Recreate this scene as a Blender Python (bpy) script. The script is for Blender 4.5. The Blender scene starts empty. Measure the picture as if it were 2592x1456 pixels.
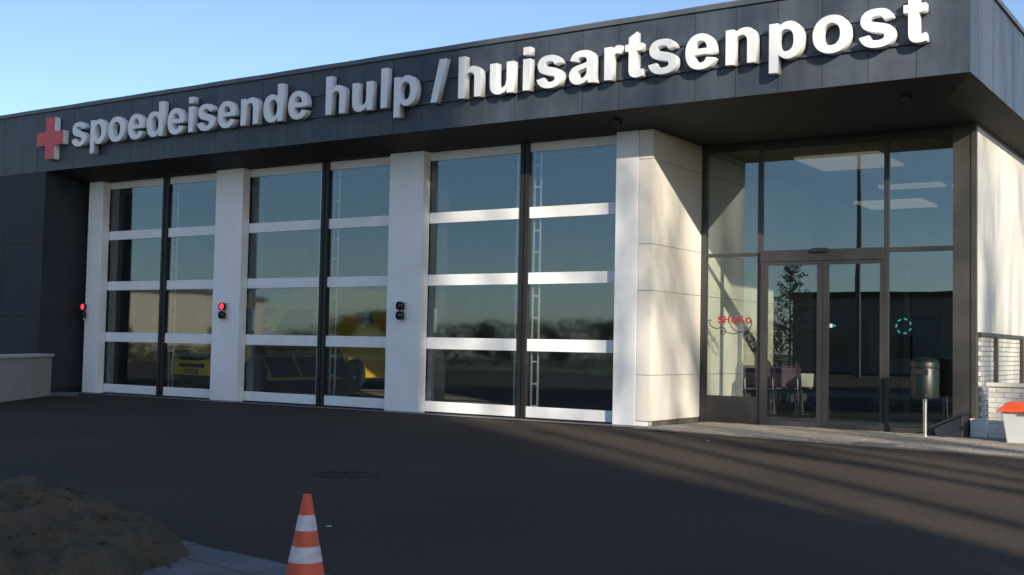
import bpy, bmesh, math, random
from mathutils import Vector, Matrix, Euler, noise
random.seed(7)
SC = bpy.context.scene
COL = SC.collection
R = math.radians

# ------------------------------------------------------------------ camera
cam_d = bpy.data.cameras.new('camera'); cam = bpy.data.objects.new('camera', cam_d); COL.objects.link(cam)
cam_d.sensor_width = 36.0; cam_d.lens = 36.0 * 2961.1 / 2592.0; cam_d.clip_end = 3000; cam_d.clip_start = 0.05
yaw, pitch, roll = -0.5877, 0.0498, 0.0200
fw = Vector((math.sin(yaw)*math.cos(pitch), math.cos(yaw)*math.cos(pitch), math.sin(pitch)))
rt = Vector((math.cos(yaw), -math.sin(yaw), 0)); up = rt.cross(fw)
r2 = rt*math.cos(roll) + up*math.sin(roll); u2 = up*math.cos(roll) - rt*math.sin(roll)
M = Matrix((r2, u2, -fw)).transposed().to_4x4(); M.translation = Vector((3.212, -14.798, 1.214))
cam.matrix_world = M; SC.camera = cam

# ------------------------------------------------------------------ sky, sun, exposure
SUN = Vector((1.22, -1.0, 0.60)).normalized()          # towards the sun
world = bpy.data.worlds.new('World'); SC.world = world; world.use_nodes = True
wn = world.node_tree.nodes; wl = world.node_tree.links; wn.clear()
wo = wn.new('ShaderNodeOutputWorld'); wb = wn.new('ShaderNodeBackground'); ws = wn.new('ShaderNodeTexSky')
ws.sky_type = 'NISHITA'; ws.sun_disc = False
ws.sun_elevation = math.asin(SUN.z); ws.sun_rotation = math.atan2(SUN.x, SUN.y)
ws.altitude = 0; ws.air_density = 0.85; ws.dust_density = 0.5; ws.ozone_density = 2.2
wb.inputs['Strength'].default_value = 0.112
wl.new(ws.outputs[0], wb.inputs[0]); wl.new(wb.outputs[0], wo.inputs[0])
sun_d = bpy.data.lights.new('sun', 'SUN'); sun_d.energy = 5.0; sun_d.angle = R(0.55); sun_d.color = (1.0, 0.87, 0.69)
sun = bpy.data.objects.new('sun', sun_d); COL.objects.link(sun)
sun.rotation_euler = (-SUN).to_track_quat('-Z', 'Y').to_euler(); sun.location = SUN*60
SC.view_settings.view_transform = 'Standard'; SC.view_settings.look = 'None'
SC.view_settings.exposure = 0.70; SC.view_settings.gamma = 1.0; SC.view_settings.use_curve_mapping = False
SC.render.engine = 'CYCLES'
SC.cycles.use_denoising = True
SC.cycles.max_bounces = 10; SC.cycles.transparent_max_bounces = 24; SC.cycles.glossy_bounces = 5; SC.cycles.diffuse_bounces = 4
SC.cycles.caustics_reflective = False; SC.cycles.caustics_refractive = False; SC.cycles.sample_clamp_indirect = 6.0

# ------------------------------------------------------------------ materials
def mat(name, col, rough=0.6, metal=0.0, var=0.12, scale=3.0, bump=0.0, bscale=40.0, spec=0.5, fine=0.0, coat=0.0, streak=0.0):
    m = bpy.data.materials.new(name); m.use_nodes = True
    nt = m.node_tree; n = nt.nodes; l = nt.links; b = n['Principled BSDF']
    b.inputs['Roughness'].default_value = rough; b.inputs['Metallic'].default_value = metal
    b.inputs['Specular IOR Level'].default_value = spec; b.inputs['Coat Weight'].default_value = coat
    tc = n.new('ShaderNodeTexCoord'); geo = n.new('ShaderNodeNewGeometry')
    nz = n.new('ShaderNodeTexNoise'); nz.inputs['Scale'].default_value = scale; nz.inputs['Detail'].default_value = 5
    l.new(geo.outputs['Position'], nz.inputs['Vector'])
    rp = n.new('ShaderNodeValToRGB'); rp.color_ramp.elements[0].position = 0.3; rp.color_ramp.elements[1].position = 0.7
    lo = [c*(1-var) for c in col]; hi = [min(1, c*(1+var)) for c in col]
    rp.color_ramp.elements[0].color = (*lo, 1); rp.color_ramp.elements[1].color = (*hi, 1)
    l.new(nz.outputs['Fac'], rp.inputs['Fac']); last = rp.outputs['Color']
    if fine > 0:
        n2 = n.new('ShaderNodeTexNoise'); n2.inputs['Scale'].default_value = bscale; n2.inputs['Detail'].default_value = 3
        l.new(geo.outputs['Position'], n2.inputs['Vector'])
        r2_ = n.new('ShaderNodeMapRange'); r2_.inputs['From Min'].default_value = 0.3; r2_.inputs['From Max'].default_value = 0.7
        r2_.inputs['To Min'].default_value = 1-fine; r2_.inputs['To Max'].default_value = 1+fine
        l.new(n2.outputs['Fac'], r2_.inputs['Value'])
        mx = n.new('ShaderNodeMix'); mx.data_type = 'RGBA'; mx.blend_type = 'MULTIPLY'; mx.inputs['Factor'].default_value = 1
        l.new(last, mx.inputs['A']); l.new(r2_.outputs['Result'], mx.inputs['B']); last = mx.outputs['Result']
    if streak > 0:      # rain streaks: noise drawn out along the height
        mp = n.new('ShaderNodeMapping'); mp.inputs['Scale'].default_value = (5.0, 5.0, 0.3); l.new(geo.outputs['Position'], mp.inputs['Vector'])
        n3 = n.new('ShaderNodeTexNoise'); n3.inputs['Scale'].default_value = 1.0; n3.inputs['Detail'].default_value = 6; n3.inputs['Roughness'].default_value = 0.65
        l.new(mp.outputs['Vector'], n3.inputs['Vector'])
        r3 = n.new('ShaderNodeMapRange'); r3.inputs['From Min'].default_value = 0.35; r3.inputs['From Max'].default_value = 0.65
        r3.inputs['To Min'].default_value = 1-streak; r3.inputs['To Max'].default_value = 1.0
        l.new(n3.outputs['Fac'], r3.inputs['Value'])
        m3 = n.new('ShaderNodeMix'); m3.data_type = 'RGBA'; m3.blend_type = 'MULTIPLY'; m3.inputs['Factor'].default_value = 1
        l.new(last, m3.inputs['A']); l.new(r3.outputs['Result'], m3.inputs['B']); last = m3.outputs['Result']
    l.new(last, b.inputs['Base Color'])
    # a little variation in gloss
    rr = n.new('ShaderNodeMapRange'); rr.inputs['To Min'].default_value = max(0.02, rough-0.08); rr.inputs['To Max'].default_value = min(1, rough+0.08)
    l.new(nz.outputs['Fac'], rr.inputs['Value']); l.new(rr.outputs['Result'], b.inputs['Roughness'])
    if bump > 0:
        nb = n.new('ShaderNodeTexNoise'); nb.inputs['Scale'].default_value = bscale; nb.inputs['Detail'].default_value = 4
        l.new(geo.outputs['Position'], nb.inputs['Vector'])
        bp = n.new('ShaderNodeBump'); bp.inputs['Strength'].default_value = bump; bp.inputs['Distance'].default_value = 0.02
        l.new(nb.outputs['Fac'], bp.inputs['Height']); l.new(bp.outputs['Normal'], b.inputs['Normal'])
    return m

def emit(name, col, strength):
    m = bpy.data.materials.new(name); m.use_nodes = True
    b = m.node_tree.nodes['Principled BSDF']; b.inputs['Base Color'].default_value = (*col, 1)
    b.inputs['Emission Color'].default_value = (*col, 1); b.inputs['Emission Strength'].default_value = strength
    b.inputs['Roughness'].default_value = 0.3
    return m

def glass(name, tint, ior, wav=0.0, rough=0.0):
    m = bpy.data.materials.new(name); m.use_nodes = True
    nt = m.node_tree; n = nt.nodes; l = nt.links; n.clear()
    o = n.new('ShaderNodeOutputMaterial'); mix = n.new('ShaderNodeMixShader')
    tr = n.new('ShaderNodeBsdfTransparent'); tr.inputs['Color'].default_value = (*tint, 1)
    gl = n.new('ShaderNodeBsdfGlossy'); gl.inputs['Roughness'].default_value = rough; gl.inputs['Color'].default_value = (0.72, 0.87, 0.97, 1)
    lw_ = n.new('ShaderNodeLayerWeight'); lw_.inputs['Blend'].default_value = 0.5      # facing: 0 head-on, 1 grazing, same from both sides
    pw = n.new('ShaderNodeMath'); pw.operation = 'POWER'; pw.inputs[1].default_value = 5.0; l.new(lw_.outputs['Facing'], pw.inputs[0])
    fr = n.new('ShaderNodeMath'); fr.operation = 'MULTIPLY_ADD'; fr.inputs[1].default_value = 1-ior; fr.inputs[2].default_value = ior; l.new(pw.outputs[0], fr.inputs[0])
    if wav > 0:
        geo = n.new('ShaderNodeNewGeometry'); nz = n.new('ShaderNodeTexNoise'); nz.inputs['Scale'].default_value = 1.3; nz.inputs['Detail'].default_value = 1
        bp = n.new('ShaderNodeBump'); bp.inputs['Strength'].default_value = 1.0; bp.inputs['Distance'].default_value = wav
        l.new(geo.outputs['Position'], nz.inputs['Vector']); l.new(nz.outputs['Fac'], bp.inputs['Height']); l.new(bp.outputs['Normal'], gl.inputs['Normal'])
    l.new(fr.outputs[0], mix.inputs['Fac']); l.new(tr.outputs[0], mix.inputs[1]); l.new(gl.outputs[0], mix.inputs[2]); l.new(mix.outputs[0], o.inputs['Surface'])
    return m

M_ = {}
M_['asphalt'] = mat('asphalt', (0.046, 0.0335, 0.025), 0.9, var=0.30, scale=0.30, bump=0.5, bscale=65, fine=0.42, spec=0.3)
M_['earth'] = mat('rough_grass_ground', (0.06, 0.075, 0.03), 0.95, var=0.3, scale=0.2, bump=0.4, bscale=6)
M_['anthracite'] = mat('anthracite_panel', (0.064, 0.078, 0.104), 0.36, var=0.16, scale=2.2, metal=0.0, spec=0.3, streak=0.25, fine=0.06, bscale=9)
M_['anthracite2'] = mat('anthracite_panel_weathered', (0.069, 0.083, 0.109), 0.40, var=0.18, scale=1.6, metal=0.0, spec=0.3, streak=0.25, fine=0.06, bscale=7)
M_['anthracite3'] = mat('anthracite_panel_fresh', (0.060, 0.075, 0.101), 0.34, var=0.15, scale=2.8, metal=0.0, spec=0.3, streak=0.25, fine=0.06, bscale=11)
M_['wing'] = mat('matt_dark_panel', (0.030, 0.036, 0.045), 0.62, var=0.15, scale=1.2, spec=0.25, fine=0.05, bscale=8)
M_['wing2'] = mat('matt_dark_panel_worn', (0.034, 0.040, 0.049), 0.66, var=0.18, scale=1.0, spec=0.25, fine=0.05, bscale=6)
M_['soffit'] = mat('dark_soffit_board', (0.014, 0.013, 0.014), 0.7, var=0.1)
M_['zinc'] = mat('zinc_trim', (0.10, 0.12, 0.14), 0.42, metal=0.3, var=0.15, scale=2)
M_['white'] = mat('white_coated_steel', (0.80, 0.82, 0.84), 0.42, var=0.04, scale=1.4, fine=0.02, bscale=14, streak=0.035)
M_['cream'] = mat('cream_stone_panel', (0.67, 0.65, 0.605), 0.55, var=0.05, scale=1.1, fine=0.03, bscale=30, streak=0.05)
M_['plinth'] = mat('dark_plinth', (0.09, 0.085, 0.08), 0.7, var=0.15)
M_['black'] = mat('black_rubber', (0.012, 0.012, 0.013), 0.55, var=0.2)
M_['frame'] = mat('dark_grey_aluminium', (0.030, 0.029, 0.030), 0.42, metal=0.0, var=0.12, scale=4)
M_['postgrey'] = mat('grey_brown_aluminium', (0.065, 0.062, 0.056), 0.45, metal=0.2, var=0.18, scale=2.5)
M_['letter'] = mat('white_letter_acrylic', (0.78, 0.81, 0.84), 0.35, var=0.03, scale=5)
M_['letterside'] = M_['letter']
M_['red'] = mat('red_cross_acrylic', (0.62, 0.055, 0.075), 0.35, var=0.04)
M_['brick'] = mat('white_painted_brick', (0.68, 0.66, 0.60), 0.75, var=0.08, scale=6, bump=0.25, bscale=60)
M_['brick2'] = mat('white_painted_brick_dull', (0.60, 0.58, 0.52), 0.78, var=0.1, scale=6, bump=0.25, bscale=60)
M_['brick3'] = mat('white_painted_brick_grey', (0.55, 0.54, 0.50), 0.78, var=0.1, scale=6, bump=0.25, bscale=60)
M_['mortar'] = mat('mortar', (0.42, 0.41, 0.38), 0.9, var=0.12, scale=10)
M_['coping'] = mat('pale_concrete_coping', (0.66, 0.64, 0.58), 0.7, var=0.08)
M_['glass_garage'] = glass('garage_glass', (0.92, 0.95, 0.94), 0.115, wav=0.0009, rough=0.035)
M_['glass_entry'] = glass('entrance_glass', (0.90, 0.92, 0.88), 0.125, wav=0.0003)
M_['floor'] = mat('garage_concrete', (0.30, 0.285, 0.27), 0.5, var=0.15, scale=1.0)
M_['inwall'] = mat('garage_wall', (0.28, 0.28, 0.27), 0.8, var=0.08)
M_['lobbywall'] = mat('lobby_wall', (0.20, 0.19, 0.17), 0.75, var=0.06)
M_['lobbyfloor'] = mat('lobby_mat', (0.035, 0.034, 0.033), 0.7, var=0.2, scale=8)
M_['ceil'] = mat('lobby_ceiling', (0.30, 0.28, 0.25), 0.8, var=0.04)
M_['steel'] = mat('stainless_steel', (0.62, 0.61, 0.58), 0.28, metal=1.0, var=0.05)
M_['alu'] = mat('bare_aluminium', (0.55, 0.56, 0.57), 0.4, metal=0.7, var=0.08)
M_['green'] = mat('shaded_green_enamel', (0.0018, 0.008, 0.0045), 0.42, var=0.15)  # green darkened: the shadow over the bin is put into the colour
M_['orange'] = mat('orange_pvc', (0.66, 0.095, 0.04), 0.55, var=0.22, scale=9, fine=0.05)
M_['band'] = mat('white_reflective_band', (0.58, 0.54, 0.56), 0.45, var=0.16, scale=22)
M_['sand'] = mat('damp_sand', (0.080, 0.058, 0.034), 0.95, var=0.30, scale=5, bump=0.7, bscale=70, fine=0.25)
M_['tile'] = mat('grey_concrete_tile', (0.125, 0.125, 0.12), 0.85, var=0.15, scale=5, bump=0.2, bscale=50, fine=0.1)
M_['tile2'] = mat('grey_concrete_tile_pale', (0.155, 0.155, 0.145), 0.85, var=0.15, scale=5, bump=0.2, bscale=50, fine=0.1)
M_['clinker'] = mat('grey_clinker', (0.27, 0.245, 0.21), 0.8, var=0.25, scale=14, bump=0.2, bscale=50)
M_['joint'] = mat('sand_joint', (0.11, 0.10, 0.08), 0.95, var=0.2)
M_['iron'] = mat('cast_iron', (0.022, 0.02, 0.022), 0.7, metal=0.3, var=0.3, scale=14, bump=0.3, bscale=60)
M_['grate'] = mat('galvanised_grating', (0.20, 0.20, 0.20), 0.55, metal=0.5, var=0.2, scale=5)
M_['yellow'] = mat('ambulance_yellow', (0.80, 0.55, 0.02), 0.3, var=0.04, coat=0.6)
M_['carglass'] = mat('tinted_car_glass', (0.012, 0.014, 0.016), 0.06, var=0.1)
M_['blue'] = mat('reflective_blue', (0.02, 0.06, 0.30), 0.4, var=0.05)
M_['carred'] = mat('reflective_red', (0.45, 0.03, 0.03), 0.4, var=0.05)
M_['navyshade'] = mat('flank_shade_navy', (0.012, 0.016, 0.05), 0.5, var=0.05)  # near-black navy, colour stands in for shade on the ambulance side
M_['redstripe'] = mat('shaded_red_film', (0.06, 0.012, 0.014), 0.5, var=0.05)  # stripe red, darkened for the shade on the ambulance side
M_['tyre'] = mat('tyre_rubber', (0.015, 0.015, 0.015), 0.85, var=0.1)
M_['plate'] = mat('number_plate', (0.30, 0.25, 0.05), 0.4, var=0.05)
M_['purple'] = mat('purple_fabric', (0.085, 0.05, 0.10), 0.8, var=0.12, scale=12)
M_['chairframe'] = mat('dark_chair_tube', (0.10, 0.08, 0.11), 0.35, metal=0.4, var=0.1)
M_['whitebin'] = mat('pale_grey_plastic', (0.62, 0.64, 0.64), 0.5, var=0.04)
M_['redlid'] = mat('orange_red_plastic', (0.75, 0.10, 0.03), 0.42, var=0.05)
M_['navy'] = mat('dark_blue_plastic', (0.016, 0.020, 0.030), 0.5, var=0.1)
M_['teal'] = emit('teal_vinyl', (0.03, 0.33, 0.27), 0.0)
M_['decalred'] = mat('red_vinyl', (0.22, 0.015, 0.02), 0.5, var=0.02)
M_['decaldark'] = mat('brown_vinyl', (0.045, 0.04, 0.032), 0.5, var=0.02)
M_['lensoff'] = mat('dark_green_lens', (0.012, 0.03, 0.03), 0.15, var=0.1)
M_['lensoffred'] = mat('unlit_red_lens', (0.05, 0.012, 0.014), 0.15, var=0.1)
M_['lenson'] = emit('lit_red_lens', (1.0, 0.02, 0.04), 2.2)
M_['panel_light'] = emit('ceiling_light_panel', (0.75, 0.68, 0.52), 0.12)
M_['panel_light2'] = emit('ceiling_light_panel_far', (0.7, 0.66, 0.57), 0.15)
M_['bark'] = mat('grey_bark', (0.10, 0.085, 0.065), 0.9, var=0.25, scale=8, bump=0.5, bscale=25)
M_['leaf'] = mat('young_leaf', (0.06, 0.085, 0.03), 0.7, var=0.3, scale=6)
M_['needle'] = mat('dark_shrub_leaf', (0.035, 0.05, 0.02), 0.8, var=0.3, scale=5)
M_['darkwall'] = mat('dark_brick_facade', (0.24, 0.21, 0.19), 0.85, var=0.2, scale=2)
M_['tanwall'] = mat('sandstone_facade', (0.50, 0.42, 0.32), 0.85, var=0.08, scale=1)
M_['tower'] = mat('pale_render_facade', (0.50, 0.49, 0.46), 0.85, var=0.06, scale=1)
M_['winglass'] = mat('window_glass', (0.03, 0.035, 0.04), 0.08, var=0.1)
M_['mast'] = mat('galvanised_mast', (0.14, 0.14, 0.14), 0.6, metal=0.2, var=0.1)

# ------------------------------------------------------------------ mesh helpers
class MB:
    def __init__(s): s.v = []; s.f = []
    def add(s, vs, fs):
        o = len(s.v); s.v += [tuple(p) for p in vs]; s.f += [tuple(i+o for i in f) for f in fs]; return s
    def box(s, x0, x1, y0, y1, z0, z1):
        return s.add([(x0,y0,z0),(x1,y0,z0),(x1,y1,z0),(x0,y1,z0),(x0,y0,z1),(x1,y0,z1),(x1,y1,z1),(x0,y1,z1)],
                     [(0,3,2,1),(4,5,6,7),(0,1,5,4),(1,2,6,5),(2,3,7,6),(3,0,4,7)])
    def quad(s, a, b, c, d): return s.add([a,b,c,d], [(0,1,2,3)])
    def prism(s, poly, axis, a0, a1):
        # poly: 2D points, extruded along axis from a0 to a1
        def P(p, t):
            return {'x': (t, p[0], p[1]), 'y': (p[0], t, p[1]), 'z': (p[0], p[1], t)}[axis]
        n = len(poly); vs = [P(p, a0) for p in poly] + [P(p, a1) for p in poly]
        fs = [tuple(range(n)), tuple(range(2*n-1, n-1, -1))] + [(i, i+n, (i+1) % n + n, (i+1) % n) for i in range(n)]
        return s.add(vs, fs)
    def tube(s, pts, rad, seg=8, caps=True):
        pts = [Vector(p) for p in pts]; n = len(pts)
        rads = rad if isinstance(rad, (list, tuple)) else [rad]*n
        vs = []; fs = []
        ref = None
        for i, p in enumerate(pts):
            d = (pts[min(i+1, n-1)] - pts[max(i-1, 0)])
            if d.length < 1e-9: d = Vector((0, 0, 1))
            d.normalize()
            if ref is None: ref = d.orthogonal().normalized()
            a = (ref - d*ref.dot(d))
            a = a.normalized() if a.length > 1e-6 else d.orthogonal().normalized()
            ref = a; b = d.cross(a)
            for k in range(seg):
                t = 2*math.pi*k/seg; vs.append(p + (a*math.cos(t) + b*math.sin(t))*rads[i])
        for i in range(n-1):
            for k in range(seg):
                fs.append((i*seg+k, i*seg+(k+1) % seg, (i+1)*seg+(k+1) % seg, (i+1)*seg+k))
        if caps: fs += [tuple(range(seg-1, -1, -1)), tuple((n-1)*seg+k for k in range(seg))]
        return s.add(vs, fs)
    def lathe(s, prof, c=(0,0,0), seg=32, axis='z'):
        vs = []; fs = []; n = len(prof)
        for r, h in prof:
            for k in range(seg):
                t = 2*math.pi*k/seg; x, y = r*math.cos(t), r*math.sin(t)
                p = {'z': (x, y, h), 'x': (h, x, y), 'y': (x, h, y)}[axis]
                vs.append((c[0]+p[0], c[1]+p[1], c[2]+p[2]))
        for i in range(n-1):
            for k in range(seg):
                fs.append((i*seg+k, i*seg+(k+1) % seg, (i+1)*seg+(k+1) % seg, (i+1)*seg+k))
        fs += [tuple(range(seg-1, -1, -1)), tuple((n-1)*seg+k for k in range(seg))]
        return s.add(vs, fs)
    def mesh(s, name):
        me = bpy.data.meshes.new(name); me.from_pydata(s.v, [], s.f); me.update()
        bm = bmesh.new(); bm.from_mesh(me); bmesh.ops.recalc_face_normals(bm, faces=bm.faces); bm.to_mesh(me); bm.free()
        return me
    def build(s, name, m, parent=None, smooth=False, bevel=0.0, kind=None):
        me = s.mesh(name)
        me.materials.append(M_[m] if isinstance(m, str) else m)
        return link(name, me, parent, smooth, bevel, kind)
def link(name, me, parent=None, smooth=False, bevel=0.0, kind=None, loc=None):
    o = bpy.data.objects.new(name, me); COL.objects.link(o)
    if parent is not None:
        o.parent = parent
    if loc is not None: o.location = loc
    if smooth:
        for p in me.polygons: p.use_smooth = True
        try: me.set_sharp_from_angle(angle=R(40))
        except Exception: pass
    if bevel > 0:
        b = o.modifiers.new('bevel', 'BEVEL'); b.width = bevel; b.segments = 2; b.limit_method = 'ANGLE'; b.angle_limit = R(40)
    if kind: o['kind'] = kind
    return o
def empty(name, label, cat, loc=(0,0,0), rz=0.0, group=None):
    o = bpy.data.objects.new(name, None); COL.objects.link(o); o.location = loc; o.rotation_euler = (0,0,rz)
    tag(o, label, cat, group); o.empty_display_size = 0.2
    return o
def tag(o, label, cat, group=None):
    o['label'] = label; o['category'] = cat
    if group: o['group'] = group
    return o
def copy_tree(o, parent=None):
    c = o.copy(); COL.objects.link(c); c.parent = parent
    for ch in list(o.children): copy_tree(ch, c)
    return c
def box(name, m, parent, x0, x1, y0, y1, z0, z1, bevel=0.0, kind=None):
    return MB().box(x0,x1,y0,y1,z0,z1).build(name, m, parent, bevel=bevel, kind=kind)

# ------------------------------------------------------------------ key dimensions (metres)
FY = 0.606            # front plane of the fascia
FZ0, FZ1 = 4.80, 6.09 # fascia bottom, top
D1 = 1.545            # front plane of the pillars
D2 = 3.409            # entrance glazing
XC = -5.071           # entrance side of the clad pier
XW = -0.643           # right flank wall
XE = -0.132           # right end of the fascia
ZS = 4.66             # soffit height behind the sloping edge
XL = -19.30           # corner of the dark wing
PY = 1.745            # front of the door leaves

# ------------------------------------------------------------------ ground
g = MB(); N = 1
g.quad((-400,-400,-0.03),(400,-400,-0.03),(400,400,-0.03),(-400,400,-0.03))
o = g.build('ground', 'earth'); o['kind'] = 'structure'
# asphalt yard with gentle unevenness
g = MB(); nx, ny = 90, 70; x0, x1, y0, y1 = -60.0, 40.0, -46.0, D1+0.35
for j in range(ny+1):
    for i in range(nx+1):
        x = x0+(x1-x0)*i/nx; y = y0+(y1-y0)*j/ny
        g.v.append((x, y, 0.004*noise.noise(Vector((x*0.35, y*0.35, 0)))-0.004))
for j in range(ny):
    for i in range(nx):
        a = j*(nx+1)+i; g.f.append((a, a+1, a+nx+2, a+nx+1))
o = g.build('asphalt_yard', 'asphalt', smooth=True); o['kind'] = 'structure'

# entrance pavement: kerb line from the pier foot to the right
KA, KB = Vector((-5.02, 0.86)), Vector((6.0, -0.62))
kd = (KB-KA).normalized(); kn = Vector((-kd.y, kd.x))
pv = MB()
pv.prism([(KA.x, KA.y), (KB.x, KB.y), (6.0, 9.0), (XW-0.02, 9.0), (XW-0.02, D2+0.05), (XC+0.01, D2+0.05)], 'z', -0.05, 0.012)
pav = pv.build('entrance_pavement', 'joint'); pav['kind'] = 'structure'
kb = MB().box(0, 0.995, 0, 0.10, -0.06, 0.026).mesh('kerb_stone'); kb.materials.append(M_['tile'])
Lk = (KB-KA).length
for i in range(int(Lk)):
    q = KA + kd*i
    k = link('kerb_stone', kb, pav, loc=(q.x, q.y, random.uniform(-0.004, 0.004)))
    k.rotation_euler = (0, 0, math.atan2(kd.y, kd.x)); k.modifiers.clear()
# clinker bricks laid in running bond
br = MB(); random.seed(3)
def inside(x, y):
    t = (Vector((x, y))-KA)
    return t.dot(kn) > 0.17 and XC+0.12 < x < 3.6 and (y < D2-0.12 or x > XW+0.15) and y < 6
ang = math.atan2(kd.y, kd.x)
rows = 62
for rI in range(rows):
    for cI in range(46):
        s_ = cI*0.208 + (0.104 if rI % 2 else 0); t_ = 0.16 + rI*0.104
        c = KA + kd*s_ + kn*t_
        if not inside(c.x, c.y): continue
        h = 0.020 + random.uniform(-0.003, 0.004)
        hx, hy = 0.099, 0.047
        P = [c + kd*a + kn*b for a, b in ((-hx,-hy),(hx,-hy),(hx,hy),(-hx,hy))]
        br.add([(p.x,p.y,0.0) for p in P]+[(p.x,p.y,h+random.uniform(-0.0015,0.0015)) for p in P],
               [(4,5,6,7),(0,1,5,4),(1,2,6,5),(2,3,7,6),(3,0,4,7)])
br.build('paving_bricks', 'clinker', pav, kind='stuff')
# access cover in the pavement
q = MB().box(-1.62,-1.06,0.55,0.95,0.0,0.027); cov = q.build('access_cover', 'tile', pav)

# drain channel in front of the doors
dr = MB().box(XL+0.3, XC+0.05, 1.18, 1.42, -0.02, 0.006); drain = dr.build('drain_channel', 'grate'); drain['kind'] = 'structure'
for i in range(15):
    box('channel_grate', 'tile', drain, XL+0.3+i*0.945, XL+0.3+i*0.945+0.93, 1.435, 1.54, -0.02, 0.010)
box('channel_lip', 'black', drain, XL+0.3, XC+0.05, 1.165, 1.19, -0.02, 0.0085)
# pale strip of slabs between the low wall and the first pillar
st = MB(); st.prism([(-18.35,-0.2),(-17.6,0.4),(-18.6,1.15),(-19.25,1.15),(-19.25,0.45)], 'z', -0.02, 0.012)
o = st.build('footpath', 'tile'); o['kind'] = 'structure'

# front-left kerb of slabs by the sand heap
E0, E1 = Vector((-9.6,-8.87)), Vector((1.2,-10.53))
ed = (E1-E0).normalized(); en = Vector((ed.y, -ed.x))
fp = MB()
P0 = E0; P1 = E1; P2 = E1+en*5; P3 = E0+en*5
fp.prism([(P0.x,P0.y),(P1.x,P1.y),(P2.x,P2.y),(P3.x,P3.y)], 'z', -0.05, 0.004)
fpath = fp.build('pavement', 'joint'); fpath['kind'] = 'structure'
tl = MB().box(-0.147,0.147,0,0.294,0,0.045).mesh('paving_slab'); tl.materials.append(M_['tile'])
tl2 = tl.copy(); tl2.materials.clear(); tl2.materials.append(M_['tile2'])
random.seed(11)
for row in range(3):
    for i in range(36):
        c = E0 + ed*(0.15+i*0.302+(0.15 if row % 2 else 0)) + en*(0.012+row*0.304+0.294)
        k = link('paving_slab', random.choice((tl, tl2)), fpath, loc=(c.x, c.y, -0.030+random.uniform(-0.004,0.004)))
        k.rotation_euler = (random.uniform(-.01,.01), random.uniform(-.012,.012), math.atan2(ed.y, ed.x))

# ------------------------------------------------------------------ the building
B = empty('emergency_building', 'single-storey emergency department with dark metal fascia, three glazed garage doors and glazed entrance', 'building')
# roof and shell
box('roof', 'soffit', B, -30, XE-0.03, FY+0.03, 14.8, 4.90, 6.05)
box('back_wall', 'inwall', B, -30, XW-0.2, 14.8, 15.0, 0, 4.9)
box('end_wall', 'inwall', B, -30.2, -30, 2.0, 15.0, 0, 4.9)
box('garage_floor', 'floor', B, -30, XC-0.18, PY+0.12, 14.8, -0.05, 0.012)
box('garage_ceiling', 'inwall', B, -30, XC-0.18, PY+0.14, 14.8, 4.72, 4.88)
box('lobby_floor', 'lobbyfloor', B, XC+0.01, XW-0.2, D2+0.06, 14.8, -0.05, 0.016)
lc = box('lobby_ceiling', 'ceil', B, XC+0.01, XW-0.2, D2+0.09, 14.8, 4.56, 4.7)
box('lobby_back_wall', 'lobbywall', B, XC+0.01, XW-0.2, 12.9, 13.05, 0.02, 4.55)
# lobby wall openings, reception desk edge and ceiling lights
for i, xx in enumerate((-4.4, -3.0, -1.7)):
    box('inner_door', 'plinth', B, xx, xx+0.95, 12.84, 12.9, 0.02, 2.15)
box('inner_beam', 'lobbywall', B, XC+0.01, XW-0.2, 8.1, 8.25, 2.95, 3.15)
box('inner_post', 'frame', B, -2.98, -2.86, 8.1, 8.22, 0.02, 2.95)
box('reception_desk', 'lobbywall', B, -2.2, -0.9, 9.2, 9.8, 0.02, 1.05)
def clight(x0, x1, y0, y1, m):
    box('ceiling_light', m, lc, x0, x1, y0, y1, 4.515, 4.553)
clight(-3.87, -2.43, 4.5, 6.05, 'panel_light')
clight(-4.8, -3.35, 10.8, 12.2, 'panel_light2'); clight(-2.3, -1.4, 9.0, 9.6, 'panel_light2'); clight(-3.6,-2.4,8.5,9.0,'panel_light')
# flank wall: cream panels above, white brick below
ys = [D2+0.02, 4.6, 5.8, 7.0, 8.2, 9.4, 10.6, 11.8, 13.0, 14.95]
box('wall_core', 'inwall', B, XW-0.2, XW-0.03, D2+0.03, 15.0, 0, 4.88)
for i in range(len(ys)-1):
    box('flank_panel', 'cream', B, XW-0.03, XW, ys[i]+0.004, ys[i+1]-0.004, 1.556, 4.62)
box('flank_top_trim', 'postgrey', B, XW-0.02, XW+0.012, D2+0.02, 14.9, 4.62, 4.655)
box('flank_ledge', 'postgrey', B, XW-0.03, XW+0.03, D2+0.16, 14.9, 1.50, 1.556)
fb = MB(); random.seed(5)
for rI in range(20):
    for cI in range(26):
        y = D2+0.2+cI*0.22+(0.11 if rI % 2 else 0)
        fb.box(XW-0.028, XW-0.008+random.uniform(-0.003,0.003), y+0.005, y+0.215, rI*0.075+0.004, rI*0.075+0.069)
fb.build('flank_brickwork', 'brick', B, kind='stuff')
for y in (4.58, 6.69, 8.8):
    box('flank_post', 'postgrey', B, XW-0.02, XW+0.05, y, y+0.09, 0.0, 1.50)
# soffit: sloping edge strip and flat part
s = MB()
s.quad((XL,FY,FZ0-0.004),(XE,FY,FZ0-0.004),(XW,D1,ZS),(XL,D1,ZS))
s.quad((XE,FY,FZ0-0.004),(XE,14.9,FZ0-0.004),(XW,14.9,ZS),(XW,D1,ZS))
s.quad((XL,D1,ZS),(XW,D1,ZS),(XW,D2+0.1,ZS),(XL,D2+0.1,ZS))
sof = s.build('soffit', 'soffit', B)
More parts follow.
